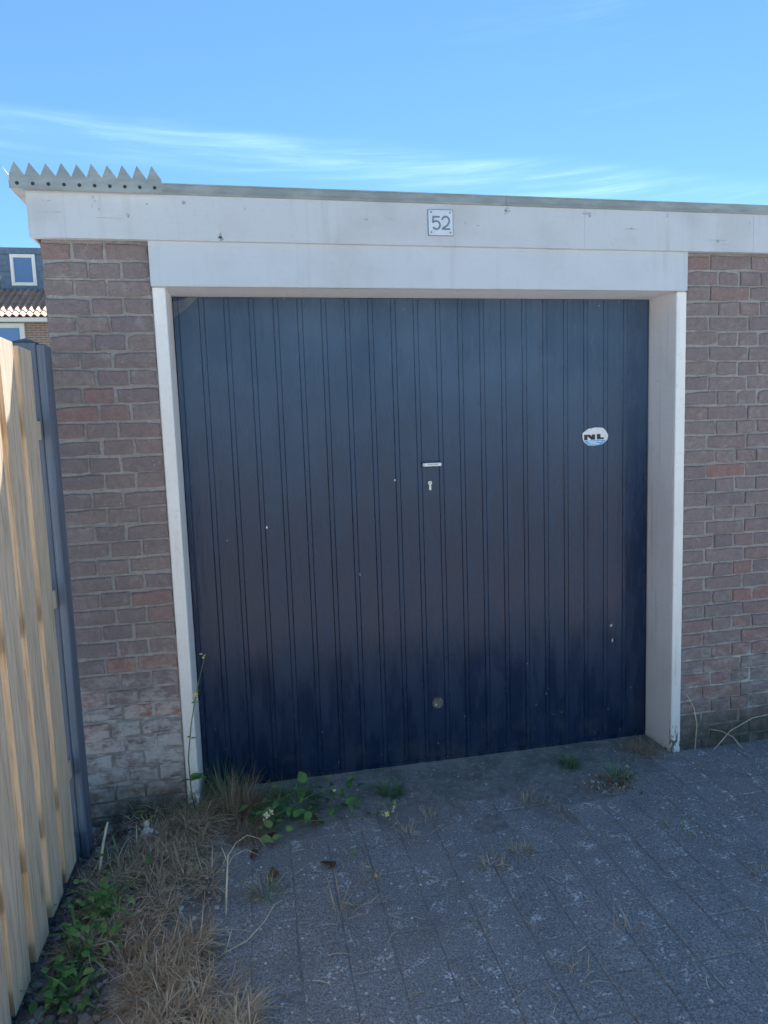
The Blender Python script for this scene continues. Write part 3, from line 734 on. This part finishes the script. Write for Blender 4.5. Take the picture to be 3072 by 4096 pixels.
def tuft(name, label, cat, x, y, n, L, spread, w, mats, group=None, z=0.0, curl=(.2, 1.2), seg=4):
    t = G()
    for k in range(n):
        a = random.uniform(0, 6.283); r = random.random()**.5*spread*.25
        t.blade((r*math.cos(a), r*math.sin(a), 0), a+random.gauss(0, .6), random.uniform(.02, spread*7), L*random.uniform(.45, 1.05), random.uniform(*curl), w*random.uniform(.6, 1.2), seg, random.randrange(len(mats)))
    o = t.build(name, mats, loc=(x, y, z)); return tag(o, label, cat, group)
tuft('dead_grass_tuft', 'upright brown dead grass clump against the left door corner', 'grass clump', .185, -.02, 800, .19, .24, .0012, [STRAWD, STRAWD, STRAWD], z=.0, curl=(-.8, 2.2), seg=5)
tuft('dead_grass_tuft', 'sprawling brown dead grass clump at the foot of the left post', 'grass clump', .04, -.07, 750, .17, .26, .001, [STRAWD, STRAW], z=.02, curl=(.5, 3))
tuft('dead_grass_tuft', 'low dark dead grass between brick pier and pale plaster lump', 'grass clump', -.06, -.10, 420, .13, .25, .001, [STRAWD], z=.02, curl=(.5, 3))
tuft('dead_grass_tuft', 'pale straw clump nearest the bottom left edge of the slabs', 'grass clump', -.02, -.88, 420, .12, .22, .001, [STRAW], z=.01, curl=(.6, 2))
tuft('green_grass_tuft', 'fine green grass behind the brown clump at the door', 'grass clump', .13, .05, 420, .22, .2, .0011, [GREEND, GREEND, GREEN], z=0)
tuft('green_grass_tuft', 'dark green grass tuft on the threshold right of centre', 'grass clump', 1.60, .0, 130, .085, .12, .0011, [GREEND, GREEN], z=0)
tuft('green_grass_tuft', 'green grass tuft above dry leaf litter near the right post', 'grass clump', 1.74, -.16, 150, .10, .16, .0012, [GREEND, GREEN, STRAW], z=0)
tuft('green_grass_tuft', 'small green grass tuft on the threshold below the lock', 'grass clump', .80, -.03, 150, .075, .16, .0013, [GREEND, GREEN], z=0)
tuft('green_grass_tuft', 'wide dark green grass between the climbing weed and threshold', 'grass clump', .40, -.01, 420, .11, .42, .0013, [GREEND, GREEN], z=0)
tuft('mossy_weed', 'yellowish green fronds at the foot of the brick pier', 'weed', -.09, -.025, 170, .10, .5, .0016, [STRAW, LIME, GREEND], z=.06, curl=(.5, 2))
tuft('dead_grass_tuft', 'dark brown dead grass spilling onto the slabs beside the pale flowers', 'grass clump', .22, -.16, 620, .12, .3, .001, [STRAWD, STRAWD, STRAW], z=.004, curl=(.8, 3.2))
GR = 'dry tufts growing in the paving joints'
small = [(.516, -.679, 22, .13, 'tall thin dry tuft with a yellow tip left of centre'), (1.306, -.963, 16, .10, 'dry tuft with orange foot near the bottom right'),
         (1.046, -.576, 34, .05, 'flat star shaped orange dry tuft in mid paving'), (1.166, -.523, 60, .035, 'fluffy pale dry tuft like a seed head'),
         (2.09, -.47, 9, .10, 'sparse spreading dry stalks on the slabs right of the door'), (1.868, -.818, 30, .03, 'tiny yellow tuft at the right edge of the slabs'),
         (.80, -.33, 26, .06, 'reddish dry tuft below the yellow flowers'), (.91, -.25, 22, .05, 'curled brown tuft right of the yellow flowers'),
         (.62, -.52, 18, .05, 'brown curled tuft beside the dry leaf'), (1.42, -.36, 12, .05, 'small forked dry tuft below the dark block'),
         (1.30, -.235, 26, .06, 'thin dry tuft leaning over a block in the second row'), (.29, -.52, 60, .08, 'yellowish green tuft beside the upright pale stick'),
         (1.82, -1.02, 12, .10, 'very thin dry stalks near the bottom right corner'), (.93, -.80, 14, .05, 'brownish dry tuft lying in a joint at the bottom centre'),
         (1.68, -1.06, 10, .06, 'short bent dry stalks left of the thin stalks'), (1.12, -1.05, 8, .08, 'single leaning stalk cluster at bottom centre'),
         (1.36, -.25, 14, .05, 'dry tuft right of the leaning block tuft'), (1.75, -.55, 16, .05, 'dull green tuft among white lichen on the right slabs')]
for x, y, n, L, lb in small:
    tuft('dry_grass_tuft', lb, 'grass tuft', x, y, int(n*1.5), L*1.1, .17, .0014, [STRAW, STRAW, STRAWD] if 'green' not in lb else [STRAW, GREEN], GR, z=0)
# scattered straw and twigs on the slabs
g = G()
for k in range(520):
    x, y = random.uniform(-.1, 2.5), random.uniform(-1.4, .1)
    if random.random() > (1.1 - .35*x) and random.random() < .6: continue
    a = random.uniform(0, 6.28); L = random.uniform(.015, .075); z = .003 + random.uniform(0, .004); c = random.uniform(-.6, .6)
    p = [Vector((x + L*t*math.cos(a+c*t), y + L*t*math.sin(a+c*t), z + .004*math.sin(3*t))) for t in (0, .33, .66, 1)]
    g.ribbon(p, random.uniform(.0009, .002), Vector((-math.sin(a), math.cos(a), .2)).normalized(), random.choice((0, 0, 1, 2)))
tag(g.build('straw_litter', [STRAW, STALK, STRAWD]), 'loose bits of straw scattered over the slabs', kind='stuff')
# pebbles and crumbs
ico = bmesh.new(); bmesh.ops.create_icosphere(ico, subdivisions=1, radius=1)
IV = [v.co.copy() for v in ico.verts]; IF = [[v.index for v in f.verts] for f in ico.faces]; ico.free()
def lump(g, p, r, sq=(1, 1, .6), mi=0, jit=.25):
    e = Euler((random.uniform(0, 6), random.uniform(0, 6), random.uniform(0, 6))).to_matrix()
    g.add([Vector(p) + Vector([(e @ v)[i]*sq[i] for i in range(3)])*r*random.uniform(1-jit, 1+jit) for v in IV], IF, mi)
g = G()
for k in range(1500):
    x, y = random.uniform(.1, 2.6), random.uniform(-1.4, .12)
    lump(g, (x, y, .002), random.choice((.0018, .0022, .003, .0045)) * random.uniform(.7, 1.2))
for k in range(420):
    x, y = random.uniform(-.36, .15), random.uniform(-1.2, -.05)
    lump(g, (x, y, .016), random.choice((.003, .004, .006, .009)) * random.uniform(.7, 1.3))
tag(g.build('pebbles', PEB), 'small pebbles and crumbs strewn over soil and slabs', kind='stuff')
# clods of dark soil by the fence
g = G()
for k in range(700):
    y = random.uniform(-1.25, -.03); x = random.uniform(-.36, -.02 if y > -.3 else -.13)
    lump(g, (x, y, .012+random.uniform(0, .008)), random.choice((.004, .006, .008, .012, .018))*random.uniform(.7, 1.2), (1, 1, .7), random.choice((0, 0, 1)))
for k in range(520):
    y = random.uniform(-1.2, -.01); x = random.uniform(-.36, -.0 if y > -.3 else -.12)
    g.blade((x, y, .016), random.uniform(0, 6.28), random.uniform(1.1, 1.6), random.uniform(.02, .07), random.uniform(-.3, .5), .0013, 3, random.choice((2, 2, 3)))
for k in range(900):
    y = -abs(random.gauss(0, .13)) - .012; x = random.uniform(-.34, .10)
    g.blade((x, y, .010), random.uniform(0, 6.28), random.uniform(1.0, 1.6), random.uniform(.02, .08), random.uniform(-.4, .6), .0013, 3, random.choice((2, 2, 3, 3)))
tag(g.build('soil_clods', [SOIL, SOILD, STRAWD, DEADLEAF]), 'dark crumbly clods of soil at the foot of the fence', kind='stuff')

# leaves
def leaf_mesh(name, L, Wd, mat, shape=0, fold=.25):
    g = G(); n = 7; vs = []
    for i in range(n+1):
        t = i/n; w = Wd*(math.sin(math.pi*min(1, t*1.02)**.8) + (.22*math.sin(9*t) if shape else 0))*.5; w = max(w, .0005)
        dz = -L*.35*t*t
        vs += [(-w, L*t, dz + fold*w), (0, L*t, dz), (w, L*t, dz + fold*w)]
    fs = []
    for i in range(n):
        a = 3*i; fs += [(a, a+1, a+4, a+3), (a+1, a+2, a+5, a+4)]
    g.add(vs, fs); me = g.mesh(name); me.materials.append(mat)
    me.polygons.foreach_set('use_smooth', [True]*len(me.polygons)); return me
LF = {'g': [leaf_mesh('leaf', .05, .032, GREEN, k % 2) for k in range(3)], 'd': [leaf_mesh('leaf', .05, .03, GREEND, k % 2) for k in range(2)], 'l': [leaf_mesh('leaf', .042, .03, LIME, 0), leaf_mesh('leaf', .042, .028, LIME, 1)]}
def flower_mesh(name, mat, r=.006):
    g = G()
    for k in range(4):
        a = k*math.pi/2 + .3; c, s = math.cos(a), math.sin(a)
        pts = [(0, 0, 0), (r*.6, -r*.45, .001), (r*1.25, 0, .002), (r*.6, r*.45, .001)]
        g.add([(x*c-y*s, x*s+y*c, z) for x, y, z in pts], [(0, 1, 2, 3)])
    lump(g, (0, 0, 0), r*.35, (1, 1, 1)); me = g.mesh(name); me.materials.append(mat); return me
FY, FP = flower_mesh('flower', YELLOW, .007), flower_mesh('flower', PALEY, .0085)
def weed(name, label, base, stems, leaves, flowers, z=0.0, cat='weed'):
    t = empty(name, (*base, z)); tag(t, label, cat)
    for pts, r in stems:
        g = G(); g.tube(pts, r, 5, 0, r*.55); g.build('stem', STEM, t, smooth=True)
    for k, (p, az, pitch, sc, kind) in enumerate(leaves):
        inst('leaf', random.choice(LF[kind]), t, p, (pitch, random.uniform(-.3, .3), az), (sc, sc, sc))
    for p, kind, sc in flowers:
        inst('flower', FY if kind == 'y' else FP, t, p, (random.uniform(.6, 1.6), random.uniform(-.5, .5), random.uniform(0, 6)), (sc,)*3)
    return t
# tall weed in front of the left post
weed('climbing_weed', 'tall thin weed stem with yellow buds in front of the left post', (.03, -.03),
     [([(0, 0, 0), (-.012, -.01, .11), (-.014, -.012, .24), (.005, -.012, .37), (.028, -.012, .48), (.053, -.01, .57), (.066, -.01, .615)], .0028),
      ([(.028, -.012, .48), (.04, -.02, .505), (.047, -.02, .51)], .001), ([(.066, -.01, .615), (.072, -.012, .635)], .001), ([(.066, -.01, .615), (.058, -.012, .64)], .001)],
     [((-.014, -.018, .15), -1.7, .5, 1.3, 'g'), ((-.012, -.018, .16), -1.0, .2, 1.3, 'g'), ((-.010, -.018, .155), 1.9, .3, .9, 'd'), ((0, -.014, .315), -1.2, .2, .5, 'd'), ((0, -.014, .32), 1.0, .4, .38, 'g'), ((.028, -.014, .455), -1.5, .2, .45, 'l'), ((.024, -.014, .455), 1.3, .3, .4, 'l')],
     [((.030, -.016, .49), 'y', 1.3), ((.022, -.016, .475), 'p', 1), ((.033, -.018, .47), 'p', .9), ((.072, -.014, .637), 'p', .8), ((.058, -.014, .642), 'p', .8), ((.066, -.014, .628), 'y', .7)], .02)
# trailing flowering weed in front of the door
random.seed(21)
lv = []
for k in range(85):
    u = random.uniform(-.17, .26); v = random.gauss(.02, .06); lv.append(((u, v, random.uniform(.015, .085)), random.uniform(0, 6.28), random.uniform(-.3, .6), random.uniform(.35, .95), random.choice('ggddg')))
weed('trailing_weed', 'leafy green weed with pale flowers trailing before the door', (.40, -.13),
     [([(-.16, -.05, .02), (-.06, -.04, .06), (.06, 0, .09), (.16, .03, .10), (.22, .02, .085)], .002), ([(-.17, -.02, .03), (-.06, .02, .08), (.03, .04, .10), (.1, .06, .12)], .0018),
      ([(-.1, -.06, .02), (.02, -.09, .05), (.15, -.11, .045), (.31, -.10, .04)], .0018), ([(.14, .0, .02), (.17, -.12, .05), (.22, -.28, .03), (.235, -.42, .012)], .0016), ([(-.08, 0, .01), (-.05, .0, .1), (-.04, .02, .15)], .0013)],
     lv + [((-.13, -.135, .03), -2.0, .2, 1.25, 'l'), ((-.085, -.15, .03), -1.2, .2, 1.1, 'l'), ((-.09, -.11, .05), .5, .6, 1.1, 'l'), ((-.03, -.13, .04), -.6, .3, .9, 'l'), ((.05, .05, .12), .2, .7, 1.2, 'g'), ((.2, -.30, .03), 1.5, .2, .5, 'g')],
     [((-.10, -.08, .085), 'p', 1.5), ((-.085, -.075, .09), 'p', 1.4), ((-.112, -.09, .075), 'p', 1.2), ((.16, .0, .10), 'p', .9), ((.19, -.12, .06), 'p', .7), ((.245, -.42, .02), 'y', 1.0)], 0)
weed('yellow_flower_weed', 'small weed with bright yellow flowers on the slabs below the lock', (.74, -.24),
     [([(-.09, .06, .0), (-.04, .03, .03), (.0, -.01, .045)], .0012), ([(-.06, .04, .01), (.0, .06, .04), (.04, .03, .06)], .0012)],
     [((-.05, .05, .02), 1.0, .2, .5, 'd'), ((-.02, .04, .03), 2.6, .3, .5, 'd'), ((.03, .06, .03), .3, .3, .5, 'g')],
     [((.0, -.015, .05), 'y', 1.4), ((-.014, -.008, .045), 'p', 1.2), ((.008, -.03, .036), 'y', 1.2), ((.04, .03, .065), 'y', 1.4), ((.036, .02, .052), 'p', 1.3), ((.03, .01, .043), 'p', 1)], 0)
# leafy clump near the bottom left corner
def green_clump(label, x, y, n, sx, sy, h, kinds, nb=0, bl=.16):
    t = empty('leafy_weed', (x, y, .015)); tag(t, label, 'weed')
    for k in range(n):
        u, v = random.gauss(0, sx), random.gauss(0, sy)
        inst('leaf', random.choice(LF[random.choice(kinds)]), t, (u, v, random.uniform(.01, h)), (random.uniform(-.2, .6), random.uniform(-.4, .4), random.uniform(0, 6.28)), (random.uniform(.3, .75),)*3)
    if nb:
        g = G()
        for k in range(nb):
            a = random.uniform(0, 6.28); g.blade((random.gauss(0, sx*.7), random.gauss(0, sy*.7), 0), a, random.uniform(.1, .7), bl*random.uniform(.6, 1.1), random.uniform(.3, 1.4), random.uniform(.003, .0055), 6)
        g.build('grass_blades', GREEN, t)
green_clump('bushy bright green weed with broad grass blades by the fence foot', -.205, -.60, 150, .045, .075, .10, 'ggglll', 16, .19)
green_clump('low green weed in the bottom left corner of the photo', -.225, -.83, 80, .04, .07, .06, 'ggdl', 18, .16)
green_clump('dark sorrel leaves on the soil below the pale leaning stick', -.225, -.27, 14, .025, .03, .04, 'dd', 3, .12)
# leaning sticks
g = G(); g.tube([(-.262, -.35, .010), (-.253, -.325, .07), (-.247, -.305, .115), (-.236, -.285, .165), (-.232, -.28, .178)], .0052, 7, 0, .0036)
tag(g.build('stick', STALK, smooth=True), 'pale dry stalk leaning against the brick pier beside the fence', 'stick')
g = G(); g.tube([(.165, -.605, .006), (.168, -.575, .06), (.173, -.54, .115), (.176, -.52, .145)], .0034, 7, 0, .0026)
g.tube([(.176, -.52, .145), (.20, -.47, .155), (.235, -.42, .145), (.27, -.375, .10), (.29, -.35, .05)], .0015, 5, 0, .001); g.tube([(.174, -.53, .13), (.162, -.51, .155), (.155, -.50, .165)], .0016, 5, 0, .001)
g.tube([(.174, -.535, .12), (.19, -.50, .13), (.23, -.46, .12), (.27, -.44, .08)], .0014, 5, 0, .0008)
tag(g.build('stick', STALK, smooth=True), 'pale upright forked stalk at the edge of the slabs', 'stick')
g = G(); g.tube([(.03, -.93, .02), (.07, -.90, .03), (.12, -.875, .018)], .0045, 6, 0, .003)
tag(g.build('stick', STALK, smooth=True), 'short pale stick lying in straw at the bottom edge', 'stick')
g = G(); g.tube([(.16, -.77, .012), (.23, -.745, .02), (.28, -.70, .035), (.315, -.655, .055), (.34, -.63, .045)], .0019, 6, 0, .0010); g.tube([(.17, -.77, .012), (.19, -.72, .05)], .0015, 5)
tag(g.build('stalk', STALK, smooth=True), 'curved bleached stalk lying over the slab edge', 'stalk')
for pts, lb in (([(2.20, -.02, .0), (2.215, -.012, .12), (2.20, -.01, .20), (2.165, -.008, .262)], 'bent dry stem rising against the brick wall by the right post'),
                ([(2.29, -.03, .0), (2.38, -.02, .075), (2.50, -.012, .118), (2.68, -.01, .135)], 'long dry stem arching low along the right brick wall'),
                ([(2.42, -.05, .0), (2.385, -.03, .05), (2.34, -.015, .075), (2.28, -.01, .09)], 'dry stem with a kink crossing the arching one')):
    g = G(); g.tube(pts, .0024, 5, 0, .0014); tag(g.build('dry_twig', STALK, smooth=True), lb, 'stem')
tuft('wall_weed', 'low green and straw weeds along the foot of the right wall', 'weed', 2.36, -.015, 60, .06, .5, .0012, [GREEND, STRAW, GREEN], z=0)
tuft('wall_weed', 'low weeds at the foot of the wall at the right edge', 'weed', 2.60, -.03, 50, .05, .5, .0012, [GREEND, STRAW, GREEN], z=0)
# dry leaf litter by the right post
random.seed(5)
g = G()
for k in range(420):
    u, v = random.gauss(0, .055), random.gauss(0, .045)
    g.blade((1.99+u, .035+v-.25*u, .004), random.uniform(0, 6.28), random.uniform(.9, 1.5), random.uniform(.02, .07), random.uniform(-.3, .5), .0011, 3, random.choice((0, 0, 0, 1)))
for k in range(60): lump(g, (1.99+random.gauss(0, .05), .05+random.gauss(0, .04), .004), random.uniform(.004, .011), (1, 1, .6), 2)
tag(g.build('plant_litter', [STRAWD, STRAW, SOIL]), 'dark heap of twigs and litter at the right post foot', kind='stuff')
g = G()
for k in range(130):
    x, y = 1.70+random.gauss(0, .05), -.215+random.gauss(0, .035); e = Euler((random.uniform(-.6, .6), random.uniform(-.6, .6), random.uniform(0, 6.3))).to_matrix(); r = random.uniform(.004, .012)
    g.add([Vector((x, y, .006+random.uniform(0, .014))) + e @ Vector(p)*r for p in ((-1, 0, 0), (0, -.5, .12), (1, 0, 0), (0, .5, .12))], [(0, 1, 2, 3)], random.choice((0, 1)))
tag(g.build('leaf_litter', [DEADLEAF, STRAW]), 'small heap of dry curled leaves below the green tuft', kind='stuff')
# dead leaves, shards, plaster lump
DL = leaf_mesh('dead_leaf', .06, .045, DEADLEAF, 1, .6)
for p, a, sc, lb in (((.515, -.455, .006), .8, .9, 'curled orange brown dead leaf on the slabs left of centre'), ((.33, -.235, .008), 1.4, 1.0, 'dark red dead leaf under the trailing weed'),
                     ((.27, -.30, .01), 2.6, .9, 'dark brown dead leaf at the edge of the dead grass'), ((.30, -.43, .008), 4.0, .7, 'pale brown curled leaf beside the forked stalk'),
                     ((.46, -.20, .02), -.3, 1.0, 'long rust coloured dead leaf between weed and slabs')):
    o = inst('dead_leaf', DL, None, p, (.3, .5, a), (sc,)*3); tag(o, lb, 'leaf', 'dead leaves before the door')
g = G(); lump(g, (0, 0, 0), .024, (1.1, .9, .55), 0, .14); tag(g.build('brick_shard', REDST, loc=(-.165, -.47, .022)), 'small red brick shard on the soil in the dead grass', 'stone')
ph = empty('plaster_lump', (-.13, -.17, .03)); tag(ph, 'crumbled pale plaster lump with two yellow tipped sprigs on top', 'plaster lump')
g = G(); lump(g, (0, 0, .028), .021, (1, .9, 1.2), 0, .16); lump(g, (.002, 0, .062), .0125, (1, 1, 1.05), 0, .1); lump(g, (.018, -.01, .038), .009, (1, 1, 1), 0, .2)
for k in range(14): lump(g, (random.gauss(.012, .02), random.gauss(-.01, .012), .006+random.uniform(0, .012)), random.uniform(.004, .008), (1, 1, 1))
lump(g, (-.03, -.012, .006), .012, (1.2, 1, .7), 0, .2); g.build('lump', PLASTER, ph)
for pts in ([(-.003, 0, .066), (-.010, 0, .084), (-.015, .002, .100)], [(.006, 0, .066), (.018, -.002, .078), (.028, -.002, .092)]):
    g = G(); g.tube(pts, .0022, 5, 0, .0016); g.build('sprig', [LIME], ph)
for k, (x, y, r, lb) in enumerate(((-.19, -.44, .008, 'white pebble beside the red brick shard'), (.60, -.36, .009, 'pale stone chip on the slabs under the trailing weed'), (1.93, -.56, .008, 'white stone chip on the right slabs'), (-.14, -.10, .006, 'white flake on the dark soil before the brick pier'))):
    g = G(); lump(g, (0, 0, 0), r, (1, 1, .6)); tag(g.build('stone', PLASTER, loc=(x, y, .006 if k in (1, 2) else .022)), lb, 'stone')
# cobweb in the upper left door corner
g = G()
for k in range(9):
    a = Vector((.046, .12+.006*k, 1.985-.006*k)); b = Vector((.11+.004*k, .185, 2.02)); m_ = (a+b)/2 + Vector((0, 0, -.006))
    g.tube([a, m_, b], .0005, 3)
tag(g.build('cobweb', WEB), 'dusty cobweb across the upper left corner of the door recess', 'cobweb')
